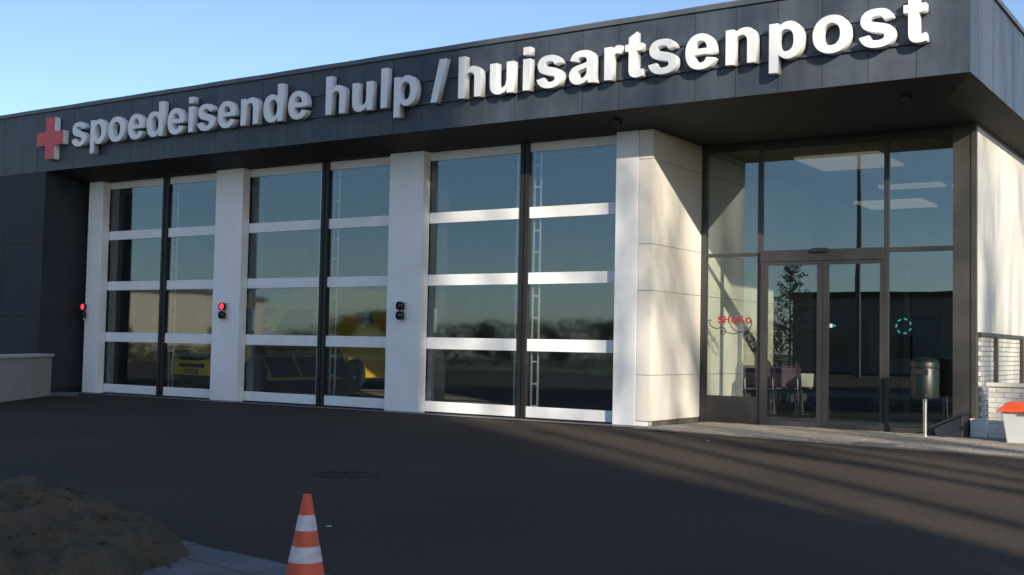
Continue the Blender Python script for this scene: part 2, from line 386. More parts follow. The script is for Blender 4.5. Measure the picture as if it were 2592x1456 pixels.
# soffit board joints
for x in (-1.9, -3.5, -5.1, -6.9, -8.9, -10.9, -12.9, -14.9, -16.9):
    y1_ = D1
    MB().quad((x,FY+0.01,FZ0-0.0085),(x+0.012,FY+0.01,FZ0-0.0085),(x+0.012,y1_,ZS-0.0045),(x,y1_,ZS-0.0045)).build('soffit_joint', 'black', sof)
# fascia panels, front
box('fascia_backing', 'black', B, -30, XE-0.012, FY+0.012, FY+0.05, FZ0, FZ1+0.02)
box('fascia_backing', 'black', B, XE-0.05, XE-0.012, FY+0.05, 14.9, FZ0, FZ1+0.02)
random.seed(21)
x = XE; w = 0.67; k = 0
while x > -29:
    d = random.uniform(-0.002, 0.002)
    box('fascia_panel', random.choice(('anthracite','anthracite2','anthracite3')), B, x-w+0.004, x-0.004 if k else x, FY+d, FY+0.012+d, FZ0, FZ1)
    x -= w; w = 0.627; k += 1
y = FY+0.0; 
k = 0
while y < 14.5:
    d = random.uniform(-0.002, 0.002)
    box('fascia_panel', random.choice(('anthracite','anthracite2','anthracite3')), B, XE-0.012+d, XE+d, y+(0.014 if k == 0 else 0.004), y+0.46-0.004, FZ0, FZ1)
    y += 0.46; k += 1
# roof edge trim
t = MB(); t.box(-30, XE+0.03, FY-0.03, FY+0.10, FZ1+0.012, FZ1+0.085); t.box(XE-0.10, XE+0.03, FY+0.10, 14.9, FZ1+0.012, FZ1+0.085)
t.build('roof_trim', 'zinc', B)
t = MB(); t.box(-30, XE+0.01, FY-0.006, FY+0.09, FZ1-0.004, FZ1+0.012); t.box(XE-0.09, XE+0.01, FY+0.09, 14.9, FZ1-0.004, FZ1+0.012)
t.build('trim_shadow_line', 'black', B)  # black strip standing in for the shadow line under the trim
# dark wing at the left: big panels down to the ground
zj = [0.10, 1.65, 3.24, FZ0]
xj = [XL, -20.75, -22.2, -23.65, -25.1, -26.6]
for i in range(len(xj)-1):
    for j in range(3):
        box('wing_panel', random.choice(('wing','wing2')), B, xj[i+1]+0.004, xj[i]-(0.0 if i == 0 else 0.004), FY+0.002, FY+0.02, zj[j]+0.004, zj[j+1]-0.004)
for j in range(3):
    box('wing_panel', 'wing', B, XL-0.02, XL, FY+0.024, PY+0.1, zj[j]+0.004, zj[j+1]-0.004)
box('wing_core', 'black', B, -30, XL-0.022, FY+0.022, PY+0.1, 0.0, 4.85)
# pillars
PX = [(-19.042,-18.563),(-14.955,-14.182),(-10.394,-9.615),(-5.727,-5.325)]
for i, (a, b) in enumerate(PX):
    box('pillar', 'white', B, a, b, D1, PY+(0.0 if i < 3 else 0.1), 0.0, ZS-0.002, bevel=0.008)
box('filler_panel', 'wing', B, XL+0.001, PX[0][0]-0.002, PY-0.02, PY+0.1, 0, ZS)
box('pillar_foot', 'white', B, -5.322, XC-0.05, D1+0.012, D1+0.14, 0.0, 0.075)
# clad pier: panels on the front edge and on the entrance side (they run on into the lobby)
zc = [0.085, 0.80, 2.12, 2.85, 4.19, ZS-0.002]
for j in range(5):
    box('cladding_panel', 'cream', B, -5.318, XC, D1+0.004, D1+0.03, zc[j]+0.004, zc[j+1]-0.004, bevel=0.002)
    yy = [D1+0.034, D2-0.03]
    box('cladding_panel', 'cream', B, XC-0.03, XC, yy[0], yy[1], zc[j]+0.004, zc[j+1]-0.004)
    box('cladding_panel', 'cream', B, XC-0.03, XC, D2+0.07, 9.0, zc[j]+0.004, min(zc[j+1], 4.55)-0.004)
box('pier_core', 'mortar', B, -5.31, XC-0.034, D1+0.034, 9.0, 0.02, ZS-0.005)
box('pier_plinth', 'plinth', B, -5.30, XC-0.03, D1+0.15, D2-0.03, 0.0, 0.08)
box('lobby_inner_wall', 'lobbywall', B, XC-0.18, XC-0.005, 9.0, 14.8, 0.0, 4.72)

# ------------------------------------------------------------------ garage doors
RAILS = [(0.022,0.205),(1.130,1.335),(2.257,2.452),(3.370,3.562)]
def garage_door(x0, x1, xm, label, handle):
    d = MB()
    hw = 0.09
    d.box(xm-hw, xm-0.012, PY-0.03, PY+0.07, 0.012, 4.655)
    d.box(xm+0.012, xm+hw, PY-0.03, PY+0.07, 0.012, 4.655)
    d.box(xm-0.012, xm+0.012, PY-0.005, PY+0.06, 0.012, 4.655)
    door = d.build('garage_door', 'black', B); door['label'] = label
    for (a, b, sgn) in ((x0, xm-hw-0.001, -1), (xm+hw+0.001, x1, 1)):
        for (z0, z1) in RAILS:
            box('rail', 'white', door, a, b, PY, PY+0.055, z0, z1, bevel=0.006)
        box('header_panel', 'white', door, a, b, PY+0.002, PY+0.06, 4.50, 4.655)
        zs = [RAILS[0][1], RAILS[1][0], RAILS[1][1], RAILS[2][0], RAILS[2][1], RAILS[3][0], RAILS[3][1], 4.50]
        for i in range(0, 8, 2):
            pn = box('pane', 'glass_garage', door, a+0.002, b-0.002, PY+0.018, PY+0.028, zs[i]+0.001, zs[i+1]-0.001)
            # each pane sits a hair out of plane
            c = Vector(((a+b)/2, PY+0.023, (zs[i]+zs[i+1])/2))
            pn.data.transform(Matrix.Translation(c) @ Euler((random.uniform(-.006,.006), 0, random.uniform(-.006,.006))).to_matrix().to_4x4() @ Matrix.Translation(-c))
        # inner ladder-shaped track next to the middle post
        lx0, lx1 = (xm-hw-0.14, xm-hw-0.02) if sgn < 0 else (xm+hw+0.02, xm+hw+0.17)
        lm = MB()
        lm.box(lx0, lx0+0.022, PY+0.10, PY+0.13, 0.03, 4.55); lm.box(lx1-0.022, lx1, PY+0.10, PY+0.13, 0.03, 4.55)
        z = 0.2
        while z < 4.5:
            lm.box(lx0+0.022, lx1-0.022, PY+0.105, PY+0.125, z, z+0.028); z += 0.37
        lm.build('ladder_track', 'alu', door)
    # dark inner side frames and threshold
    box('side_frame', 'frame', door, x0+0.01, x0+0.27, PY+0.15, PY+0.21, 0.012, 4.6)
    box('top_frame', 'frame', door, x0+0.27, x1, PY+0.15, PY+0.21, 4.40, 4.6)
    box('threshold', 'black', door, x0, x1, PY-0.02, PY+0.09, 0.0, 0.011)
    if handle:
        box('pull_handle', 'alu', door, x0+0.06, x0+0.13, PY+0.10, PY+0.13, 1.42, 1.85)
    return door
garage_door(PX[0][1], PX[1][0], -16.693, 'garage door beside the dark wing, yellow ambulance behind its glass', False)
garage_door(PX[1][1], PX[2][0], -12.127, 'middle glazed garage door', True)
garage_door(PX[2][1], PX[3][0], -7.578, 'garage door next to the entrance, its rails in sunlight', True)

# ------------------------------------------------------------------ entrance screen
e = MB()
FR0, FR1 = D2-0.035, D2+0.055
def fbox(x0, x1, z0, z1, dy=0.0): e.box(x0, x1, FR0-dy, FR1, z0, z1)
fbox(-5.068, -4.971, 0.013, 4.52)
fbox(-4.063, -3.986, 0.013, 4.52, 0.002)
fbox(-2.007, -1.937, 0.013, 4.52, 0.002)
fbox(-5.068, -0.98, 4.52, ZS-0.004, 0.004)
fbox(-4.971, -4.063, 2.766, 2.822); fbox(-1.937, -0.98, 2.776, 2.847); fbox(-1.937, -0.98, 0.013, 0.09)
scr = e.build('entrance_screen', 'frame', B)
box('sill_panel', 'frame', scr, -4.971, -4.063, FR0+0.01, FR1-0.01, 0.013, 0.457)
box('door_header', 'frame', scr, -3.986, -2.007, FR0-0.07, FR1, 2.665, 2.845)
box('door_sensor', 'black', scr, -3.12, -2.86, FR0-0.12, FR0-0.07, 2.80, 2.86)
box('corner_post', 'postgrey', scr, -0.98, -0.72, FR0-0.01, FR1+0.02, 0.013, ZS-0.004)
box('corner_post', 'postgrey', scr, -0.716, XW-0.001, FR0-0.03, FR1+0.02, 0.013, ZS-0.004)
box('threshold', 'steel', scr, -3.986, -2.007, FR0, FR1, 0.012, 0.022)
def pane(x0, x1, z0, z1, par, y=D2):
    return box('pane', 'glass_entry', par, x0+0.001, x1-0.001, y-0.005, y+0.005, z0+0.001, z1-0.001)
pane(-4.971, -4.063, 0.457, 2.766, scr); pane(-4.971, -4.063, 2.822, 4.52, scr)
pane(-3.986, -2.007, 2.845, 4.52, scr)
pane(-1.937, -0.98, 0.09, 2.776, scr); pane(-1.937, -0.98, 2.847, 4.52, scr)
def leaf(x0, x1, sl, sr):
    d = MB(); y0, y1 = FR0-0.055, FR0-0.008
    d.box(x0, x0+sl, y0, y1, 0.025, 2.66); d.box(x1-sr, x1, y0, y1, 0.025, 2.66)
    d.box(x0+sl, x1-sr, y0, y1, 2.60, 2.66); d.box(x0+sl, x1-sr, y0, y1, 0.025, 0.10)
    lf = d.build('sliding_door', 'frame', B)
    pane(x0+sl, x1-sr, 0.10, 2.60, lf, y=(y0+y1)/2)
    return lf
leaf(-3.984, -2.952, 0.115, 0.09); leaf(-2.944, -2.009, 0.09, 0.04)

# ------------------------------------------------------------------ sign lettering (heavy grotesque outlines, 2048 units per em)
GL = {
's': ["48 303 L 330 346 Q 348 264 403 221.5 Q 458 179 557 179 Q 666 179 721 219 Q 758 247 758 294 Q 758 326 738 347 Q 717 367 644 384 Q 304 459 213 521 Q 87 607 87 760 Q 87 898 196 992 Q 305 1086 534 1086 Q 752 1086 858 1015 Q 964 944 1004 805 L 739 756 Q 722 818 674.5 851 Q 627 884 539 884 Q 428 884 380 853 Q 348 831 348 796 Q 348 766 376 745 Q 414 717 638.5 666 Q 863 615 952 541 Q 1040 466 1040 332 Q 1040 186 918 81 Q 796 -24 557 -24 Q 340 -24 213.5 64 Q 87 152 48 303"],
'p': ["139 1062 L 401 1062 L 401 906 Q 452 986 539 1036 Q 626 1086 732 1086 Q 917 1086 1046 941 Q 1175 796 1175 537 Q 1175 271 1045 123.5 Q 915 -24 730 -24 Q 642 -24 570.5 11 Q 499 46 420 131 L 420 -404 L 139 -404", "417 549 Q 417 370 488 284.5 Q 559 199 661 199 Q 759 199 824 277.5 Q 889 356 889 535 Q 889 702 822 783 Q 755 864 656 864 Q 553 864 485 784.5 Q 417 705 417 549"],
'o': ["82 546 Q 82 686 151 817 Q 220 948 346.5 1017 Q 473 1086 629 1086 Q 870 1086 1024 929.5 Q 1178 773 1178 534 Q 1178 293 1022.5 134.5 Q 867 -24 631 -24 Q 485 -24 352.5 42 Q 220 108 151 235.5 Q 82 363 82 546", "370 531 Q 370 373 445 289 Q 520 205 630 205 Q 740 205 814.5 289 Q 889 373 889 533 Q 889 689 814.5 773 Q 740 857 630 857 Q 520 857 445 773 Q 370 689 370 531"],
'e': ["762 338 L 1042 291 Q 988 137 871.5 56.5 Q 755 -24 580 -24 Q 303 -24 170 157 Q 65 302 65 523 Q 65 787 203 936.5 Q 341 1086 552 1086 Q 789 1086 926 929.5 Q 1063 773 1057 450 L 353 450 Q 356 325 421 255.5 Q 486 186 583 186 Q 649 186 694 222 Q 739 258 762 338", "778 622 Q 775 744 715 807.5 Q 655 871 569 871 Q 477 871 417 804 Q 357 737 358 622"],
'd': ["1121 0 L 860 0 L 860 156 Q 795 65 706.5 20.5 Q 618 -24 528 -24 Q 345 -24 214.5 123.5 Q 84 271 84 535 Q 84 805 211 945.5 Q 338 1086 532 1086 Q 710 1086 840 938 L 840 1466 L 1121 1466", "371 554 Q 371 384 418 308 Q 486 198 608 198 Q 705 198 773 280.5 Q 841 363 841 527 Q 841 710 775 790.5 Q 709 871 606 871 Q 506 871 438.5 791.5 Q 371 712 371 554"],
'i': ["147 0 L 147 1062 L 428 1062 L 428 0", "147 1206 L 147 1466 L 428 1466 L 428 1206"],
'n': ["1113 0 L 832 0 L 832 542 Q 832 714 814 764.5 Q 796 815 755.5 843 Q 715 871 658 871 Q 585 871 527 831 Q 469 791 447.5 725 Q 426 659 426 481 L 426 0 L 145 0 L 145 1062 L 406 1062 L 406 906 Q 545 1086 756 1086 Q 849 1086 926 1052.5 Q 1003 1019 1042.5 967 Q 1082 915 1097.5 849 Q 1113 783 1113 660"],
'h': ["426 1466 L 426 927 Q 562 1086 751 1086 Q 848 1086 926 1050 Q 1004 1014 1043.5 958 Q 1083 902 1097.5 834 Q 1112 766 1112 623 L 1112 0 L 831 0 L 831 561 Q 831 728 815 773 Q 799 818 758.5 844.5 Q 718 871 657 871 Q 587 871 532 837 Q 477 803 451.5 734.5 Q 426 666 426 532 L 426 0 L 145 0 L 145 1466"],
'u': ["847 0 L 847 159 Q 789 74 694.5 25 Q 600 -24 495 -24 Q 388 -24 303 23 Q 218 70 180 155 Q 142 240 142 390 L 142 1062 L 423 1062 L 423 574 Q 423 350 438.5 299.5 Q 454 249 495 219.5 Q 536 190 599 190 Q 671 190 728 229.5 Q 785 269 806 327.5 Q 827 386 827 614 L 827 1062 L 1108 1062 L 1108 0"],
'l': ["147 0 L 147 1466 L 428 1466 L 428 0"],
'/': ["0 -25 L 375 1491 L 655 1491 L 285 -25"],
'a': ["357 737 L 102 783 Q 145 937 250 1011.5 Q 355 1086 562 1086 Q 750 1086 842 1041.5 Q 934 997 971.5 928.5 Q 1009 860 1009 677 L 1006 349 Q 1006 209 1019.5 142.5 Q 1033 76 1070 0 L 792 0 Q 781 28 765 83 Q 758 108 755 116 Q 683 46 601 11 Q 519 -24 426 -24 Q 262 -24 167.5 65 Q 73 154 73 290 Q 73 380 116 450.5 Q 159 521 236.5 558.5 Q 314 596 460 624 Q 657 661 733 693 L 733 721 Q 733 802 693 836.5 Q 653 871 542 871 Q 467 871 425 841.5 Q 383 812 357 737", "733 509 Q 679 491 562 466 Q 445 441 409 417 Q 354 378 354 318 Q 354 259 398 216 Q 442 173 510 173 Q 586 173 655 223 Q 706 261 722 316 Q 733 352 733 453"],
'r': ["416 0 L 135 0 L 135 1062 L 396 1062 L 396 911 Q 463 1018 516.5 1052 Q 570 1086 638 1086 Q 734 1086 823 1033 L 736 788 Q 665 834 604 834 Q 545 834 504 801.5 Q 463 769 439.5 684 Q 416 599 416 328"],
't': ["634 1062 L 634 838 L 442 838 L 442 410 Q 442 280 447.5 258.5 Q 453 237 472.5 223 Q 492 209 520 209 Q 559 209 633 236 L 657 18 Q 559 -24 435 -24 Q 359 -24 298 1.5 Q 237 27 208.5 67.5 Q 180 108 169 177 Q 160 226 160 375 L 160 838 L 31 838 L 31 1062 L 160 1062 L 160 1273 L 442 1437 L 442 1062"],
'H': ["150 0 L 150 1466 L 446 1466 L 446 889 L 1026 889 L 1026 1466 L 1322 1466 L 1322 0 L 1026 0 L 1026 641 L 446 641 L 446 0"],
'K': ["150 0 L 150 1466 L 446 1466 L 446 815 L 1044 1466 L 1442 1466 L 890 895 L 1472 0 L 1089 0 L 686 688 L 446 443 L 446 0"],
}
def flat(path, seg=6):
    tk = path.split(); pts = [(float(tk[0]), float(tk[1]))]; i = 2
    while i < len(tk):
        if tk[i] == 'L': pts.append((float(tk[i+1]), float(tk[i+2]))); i += 3
        else:
            c = (float(tk[i+1]), float(tk[i+2])); p = (float(tk[i+3]), float(tk[i+4])); a = pts[-1]
            for k in range(1, seg+1):
                t = k/seg; pts.append(((1-t)**2*a[0]+2*t*(1-t)*c[0]+t*t*p[0], (1-t)**2*a[1]+2*t*(1-t)*c[1]+t*t*p[1]))
            i += 5
    if abs(pts[0][0]-pts[-1][0])+abs(pts[0][1]-pts[-1][1]) < 1: pts.pop()
    return pts
def glyph_mesh(ch, em, depth, bevel, m, seg=6):
    """front face at y=0, running back to y=depth; x starts at the left edge of the ink"""
    loops = [flat(p, seg) for p in GL[ch]]
    mn = min(p[0] for lp in loops for p in lp)
    cu = bpy.data.curves.new('glyph', 'CURVE'); cu.dimensions = '2D'; cu.fill_mode = 'BOTH'
    cu.extrude = depth/2-bevel; cu.bevel_depth = bevel; cu.bevel_resolution = 1; cu.offset = -bevel*0.5
    for lp in loops:
        sp = cu.splines.new('POLY'); sp.points.add(len(lp)-1); sp.use_cyclic_u = True
        for q, p in zip(sp.points, lp): q.co = ((p[0]-mn)*em/2048, p[1]*em/2048, 0, 1)
    ob = bpy.data.objects.new('glyph_tmp', cu); COL.objects.link(ob)
    dg = bpy.context.evaluated_depsgraph_get(); dg.update()
    me = bpy.data.meshes.new_from_object(ob.evaluated_get(dg), depsgraph=dg)
    bpy.data.objects.remove(ob); bpy.data.curves.remove(cu)
    me.transform(Matrix(((1,0,0,0),(0,0,-1,depth/2),(0,1,0,0),(0,0,0,1))))
    me.materials.clear(); me.materials.append(M_[m]); me.name = 'letter'
    return me
sign = empty('sign_lettering', 'large white raised lettering reading spoedeisende hulp / huisartsenpost on the dark fascia', 'sign', (-9.5, FY-0.16, 5.225))
LX = [('s',-18.197),('p',-17.576),('o',-16.997),('e',-16.368),('d',-15.797),('e',-15.173),('i',-14.569),('s',-14.314),('e',-13.746),('n',-13.125),('d',-12.53),('e',-11.902),
      ('h',-10.987),('u',-10.366),('l',-9.719),('p',-9.428),('/',-8.644),
      ('h',-8.075),('u',-7.446),('i',-6.812),('s',-6.558),('a',-5.965),('r',-5.351),('t',-4.999),('s',-4.614),('e',-4.016),('n',-3.393),('p',-2.75),('o',-2.133),('s',-1.502),('t',-0.924)]
LY = FY-0.169; cache = {}
for ch, x in LX:
    if ch not in cache: cache[ch] = glyph_mesh(ch, 0.958, 0.132, 0.004, 'letter')
    o = link('letter', cache[ch], sign); o.location = Vector((x, LY, 5.228))-sign.location
for z in (5.262, 5.655):
    r_ = box('mounting_rail', 'anthracite3', sign, -18.3+9.5, -0.62+9.5, 0.127, 0.158, z-0.022-5.225, z+0.022-5.225)
# red cross
crs = empty('red_cross_sign', 'red cross with white sides at the left end of the fascia', 'sign', (-18.955, LY, 5.47))
def cross_poly(a, b): return [(-b,-a),(b,-a),(b,-b),(a,-b),(a,b),(b,b),(b,a),(-b,a),(-b,b),(-a,b),(-a,-b),(-b,-b)]
MB().prism(cross_poly(0.452,0.150), 'y', 0.012, 0.150).build('cross_body', 'letter', crs, bevel=0.003)
MB().prism(cross_poly(0.450,0.148), 'y', 0.0, 0.0115).build('cross_face', 'red', crs)
MB().box(-0.05,0.05,0.151,0.172,-0.3,0.3).build('bracket', 'anthracite3', crs)

# ------------------------------------------------------------------ lightning wire on the roof edge
lw = empty('lightning_wire', 'thin lightning conductor wire on clips along the roof edge', 'wire', (-9, FY+0.03, FZ1+0.085))
w = MB(); pts = []; x = -29
while x < -0.2: pts.append((x+9, 0.0, 0.022+0.004*math.sin(x*3.1))); x += 0.4
w.tube(pts, 0.005, 5); w.build('wire', 'alu', lw)
clip = MB().box(-0.02,0.02,-0.022,0.022,0.0,0.012).box(-0.007,0.007,-0.007,0.007,0.012,0.038).mesh('clip'); clip.materials.append(M_['alu'])
for i in range(24): link('clip', clip, lw, loc=(-28.9+9+i*1.22, 0, 0))

# ------------------------------------------------------------------ small fittings under the soffit
def soffit_fit(x, y, lab, name='soffit_camera'):
    z = FZ0+(ZS-FZ0)*min(1, (y-FY)/(D1-FY))
    t = empty(name, lab, 'camera', (x, y, z))
    MB().box(-0.06,0.06,-0.06,0.06,-0.10,-0.01).build('housing', 'black', t, bevel=0.015)
    MB().lathe([(0.03,-0.13),(0.035,-0.12),(0.035,-0.112)], seg=16).build('lens', 'carglass', t)
    MB().box(-0.04,0.04,-0.04,0.04,-0.012,0.0).build('mount', 'black', t)
soffit_fit(-1.1, 1.22, 'small black box hanging under the soffit near the right corner')
soffit_fit(-5.42, 1.0, 'small black box under the soffit above the clad pier')

# ------------------------------------------------------------------ signal lights on the pillars
def signal(x, lit, lab):
    t = empty('signal_light', lab, 'signal light', (x, D1, 1.80), group='two-lamp signal lights on the garage pillars')
    MB().box(-0.035,0.075,-0.05,0.0,-0.15,0.15).build('back_plate', 'alu', t, bevel=0.006)
    for z, on in ((0.085, lit), (-0.085, False)):
        h = MB().lathe([(0.05,0.0),(0.072,-0.012),(0.078,-0.05),(0.078,-0.105),(0.070,-0.105),(0.066,-0.075)], c=(0,-0.02,z), seg=24, axis='y').build('lamp_housing', 'black', t, smooth=True)
        if z > 0: m = 'lenson' if on else 'lensoffred'
        else: m = 'lensoff'
        MB().lathe([(0.064,-0.072),(0.058,-0.085),(0.04,-0.096),(0.015,-0.102)], c=(0,-0.02,z), seg=24, axis='y').build('lens', m, h, smooth=True)
    MB().tube([(0,-0.06,-0.16),(0.0,-0.06,-0.215)], 0.011, 8).build('cable_gland', 'alu', t)
signal(-18.985, True, 'signal light with lit red lamp on the narrow pillar by the dark wing')
signal(-14.567, True, 'signal light with lit red lamp on the wide white pillar left of the middle door')
signal(-10.003, False, 'unlit signal light on the white pillar right of the middle door')

# ------------------------------------------------------------------ low white brick walls
def brick_wall(name, label, loc, rz, length, height, thick, seed, cols_end=True):
    t = empty(name, label, 'wall', loc, rz)
    ct = 0.055
    MB().box(0.008, length, 0.008, thick-0.008, 0.0, height-ct).build('mortar_core', 'mortar', t)
    MB().box(-0.03, length, -0.03, thick+0.03, height-ct, height).build('coping', 'coping', t, bevel=0.006)
    ms = []
    for m in ('brick','brick','brick2','brick3'):
        me = MB().box(0, 0.210, 0, 0.06, 0, 0.0645).mesh('brick'); me.materials.append(M_[m]); ms.append(me)
    mh = MB().box(0, 0.100, 0, 0.06, 0, 0.0645).mesh('brick'); mh.materials.append(M_['brick'])
    rnd = random.Random(seed); rows = int((height-ct)/0.0755)
    for r_ in range(rows):
        x = 0.0; z = 0.004+r_*0.0755; first = True
        while x < length-0.05:
            if r_ % 2 and first: link('brick', mh, t, loc=(x, rnd.uniform(-.002,.003), z)); x += 0.110
            else: link('brick', rnd.choice(ms), t, loc=(x, rnd.uniform(-.002,.003), z)); x += 0.220
            first = False
        # end face
        if cols_end:
            y = 0.064
            while y < thick-0.05:
                k = link('brick', mh, t, loc=(0.004+0.06, y, z)); k.rotation_euler = (0,0,R(90)); y += 0.110
    return t
brick_wall('low_brick_wall', 'low white brick wall with pale coping right of the entrance', (-0.476, 3.36, 0.0), R(0), 1.9, 0.815, 0.26, 1)
brick_wall('low_brick_wall', 'low white brick wall at the left edge in front of the dark wing', (-18.32, -0.08, 0.0), math.atan2(-0.79, 0.613), 4.2, 0.86, 0.30, 2)
# small white block in front of the wall's left end
t = empty('concrete_block', 'small white block at the foot of the brick wall beside the dark bin', 'block', (-0.6, 3.3, 0))
MB().box(-0.11,0.115,-0.05,0.05,0.0,0.265).build('block_body', 'whitebin', t, bevel=0.008)
MB().box(-0.115,0.12,-0.055,0.055,0.265,0.285).build('block_cap', 'coping', t, bevel=0.004)

# ------------------------------------------------------------------ litter bin
t = empty('litter_bin', 'dark green round litter bin on a steel pole beside the entrance', 'litter bin', (-1.235, 2.795, 0.012))
MB().lathe([(0.0,0.0),(0.085,0.0),(0.085,0.012),(0.034,0.02)], seg=24).build('base_flange', 'steel', t)
MB().tube([(0,0,0.01),(0,0,0.62)], 0.031, 20).build('pole', 'steel', t, smooth=True)
MB().lathe([(0.150,0.555),(0.192,0.565),(0.197,0.60),(0.197,0.985),(0.190,1.0)], seg=40).build('body', 'green', t, smooth=True)
MB().lathe([(0.192,1.002),(0.203,1.006),(0.204,1.05),(0.196,1.085),(0.17,1.12),(0.11,1.145),(0.03,1.155)], seg=40).build('hood', 'green', t, smooth=True)
MB().box(-0.09,0.09,-0.202,-0.15,0.90,0.985).build('opening', 'black', t, bevel=0.01)
MB().lathe([(0.014,-0.012),(0.012,0.0)], c=(0.06,-0.192,0.60), seg=12, axis='y').build('lock', 'steel', t)

# ------------------------------------------------------------------ grit bins
t = empty('grit_bin', 'pale grey grit bin with orange-red lid before the white brick wall', 'grit bin', (0.28, 2.62, 0.012))
b = MB(); top = [(-0.40,-0.20),(0.40,-0.20),(0.40,0.24),(-0.40,0.24)]; bot = [(-0.34,-0.15),(0.34,-0.15),(0.34,0.20),(-0.34,0.20)]
b.add([(x,y,0) for x,y in bot]+[(x,y,0.43) for x,y in top], [(0,3,2,1),(4,5,6,7),(0,1,5,4),(1,2,6,5),(2,3,7,6),(3,0,4,7)])
b.build('container', 'whitebin', t, bevel=0.015)
b = MB(); lo = [(-0.45,-0.25),(0.45,-0.25),(0.45,0.28),(-0.45,0.28)]; md = [(-0.43,-0.23),(0.43,-0.23),(0.43,0.27),(-0.43,0.27)]; hi = [(-0.33,-0.10),(0.33,-0.10),(0.33,0.24),(-0.33,0.24)]
vs = [(x,y,0.43) for x,y in lo]+[(x,y,0.47) for x,y in md]+[(x,y,0.565) for x,y in hi]
fs = [(0,3,2,1),(8,9,10,11)]+[(i,(i+1)%4,(i+1)%4+4,i+4) for i in range(4)]+[(i+4,(i+1)%4+4,(i+1)%4+8,i+8) for i in range(4)]
b.add(vs, fs).build('lid', 'redlid', t, bevel=0.01)
MB().box(-0.10,0.10,-0.29,-0.25,0.43,0.455).build('lid_grip', 'redlid', t, bevel=0.006)
t = empty('storage_bin', 'dark blue-black bin with sloping lid against the entrance post', 'bin', (-0.93, 3.1, 0.012))
MB().prism([(-0.17,0.0),(0.20,0.0),(0.20,0.33),(-0.215,0.125)], 'y', -0.2, 0.2).build('container', 'navy', t, bevel=0.012)
MB().prism([(-0.265,0.115),(-0.265,0.15),(0.215,0.385),(0.215,0.34)], 'y', -0.225, 0.225).build('lid', 'navy', t, bevel=0.008)

# ------------------------------------------------------------------ traffic cone
t = empty('traffic_cone', 'orange traffic cone with two white bands in the foreground', 'traffic cone', (-0.705, -10.645, 0.018))
H0 = 0.470; rt_, rb_ = 0.0185, 0.100
def rr_(d): return rt_ + (rb_-rt_)*d/0.42       # radius at distance d below the top
zs = [0.0, 0.096, 0.169, 0.242, 0.315, 0.425]
for i in range(5):
    m = 'band' if i in (1, 3) else 'orange'; ex = 0.0012 if m == 'band' else 0.0
    prof = []
    if i == 0: prof = [(rt_-0.006, H0-0.02), (rt_-0.005, H0-0.002), (rt_, H0)]
    for d in (zs[i], zs[i+1]): prof.append((rr_(d)+ex, H0-d))
    ob = MB(); seg = 40; vs = []; fs = []
    for r_, h in prof:
        for k in range(seg): a = 2*math.pi*k/seg; vs.append((r_*math.cos(a), r_*math.sin(a), h))
    for j in range(len(prof)-1):
        for k in range(seg): fs.append((j*seg+k, j*seg+(k+1)%seg, (j+1)*seg+(k+1)%seg, (j+1)*seg+k))
    ob.add(vs, fs).build('reflective_band' if m == 'band' else 'cone_body', m, t, smooth=True)
MB().box(-0.15,0.15,-0.15,0.15,0.0,0.03).build('base', 'orange', t, bevel=0.012)

# ------------------------------------------------------------------ sand heap
sb = MB(); n = 110; ext = 1.75; cx, cy = 0.0, 0.0
def sand_h(x, y):
    q = Vector((x*1.0+0.05*y, y, 0))
    r1 = math.hypot(x/1.02, y/0.95); h = 0.41*max(0, 1-r1**1.25)
    r2 = math.hypot((x-0.42)/0.72, (y+0.22)/0.75); h = max(h, 0.24*max(0, 1-r2**1.2))
    r3 = math.hypot((x+0.8)/0.9, (y+0.25)/0.8); h = max(h, 0.26*max(0, 1-r3**1.1))
    nz = 0.075*noise.fractal(q*2.3+Vector((3,1,0)), 0.8, 2.1, 5) + 0.032*noise.fractal(q*11, 0.7, 2.0, 3)
    k = min(1, h/0.12)
    return h + nz*k - 0.12*(1-k) + 0.010*k*(abs(noise.noise(q*26)))
for j in range(n+1):
    for i in range(n+1):
        x = -ext+2*ext*i/n; y = -ext*0.75+1.5*ext*j/n; sb.v.append((x, y, sand_h(x, y)))
for j in range(n):
    for i in range(n):
        a = j*(n+1)+i; sb.f.append((a, a+1, a+n+2, a+n+1))
o = sb.build('sand_heap', 'sand', smooth=True); o.location = (-2.60, -10.88, 0.02)
tag(o, 'heap of damp brown sand on the pavement in the left foreground', 'sand heap')
# clods lying round the heap
cl = MB(); rnd = random.Random(4)
for i in range(150):
    a = rnd.uniform(0, 6.28); d = rnd.uniform(0.15, 1.02); x = -2.60+1.0*d*math.cos(a); y = -10.88+0.85*d*math.sin(a)
    z = 0.02+max(-0.0, sand_h(x+2.60, y+10.88)); s_ = rnd.uniform(0.006, 0.022)
    pts = [Vector(v)*s_*rnd.uniform(0.7,1.2)+Vector((x,y,z+s_*0.3)) for v in ((1,0,0),(0,1,0),(-1,0,0),(0,-1,0),(0,0,1),(0,0,-1))]
    cl.add(pts, [(0,1,4),(1,2,4),(2,3,4),(3,0,4),(1,0,5),(2,1,5),(3,2,5),(0,3,5)])
o2 = cl.build('sand_clods', 'sand', o, kind='stuff'); o2.location = -o.location
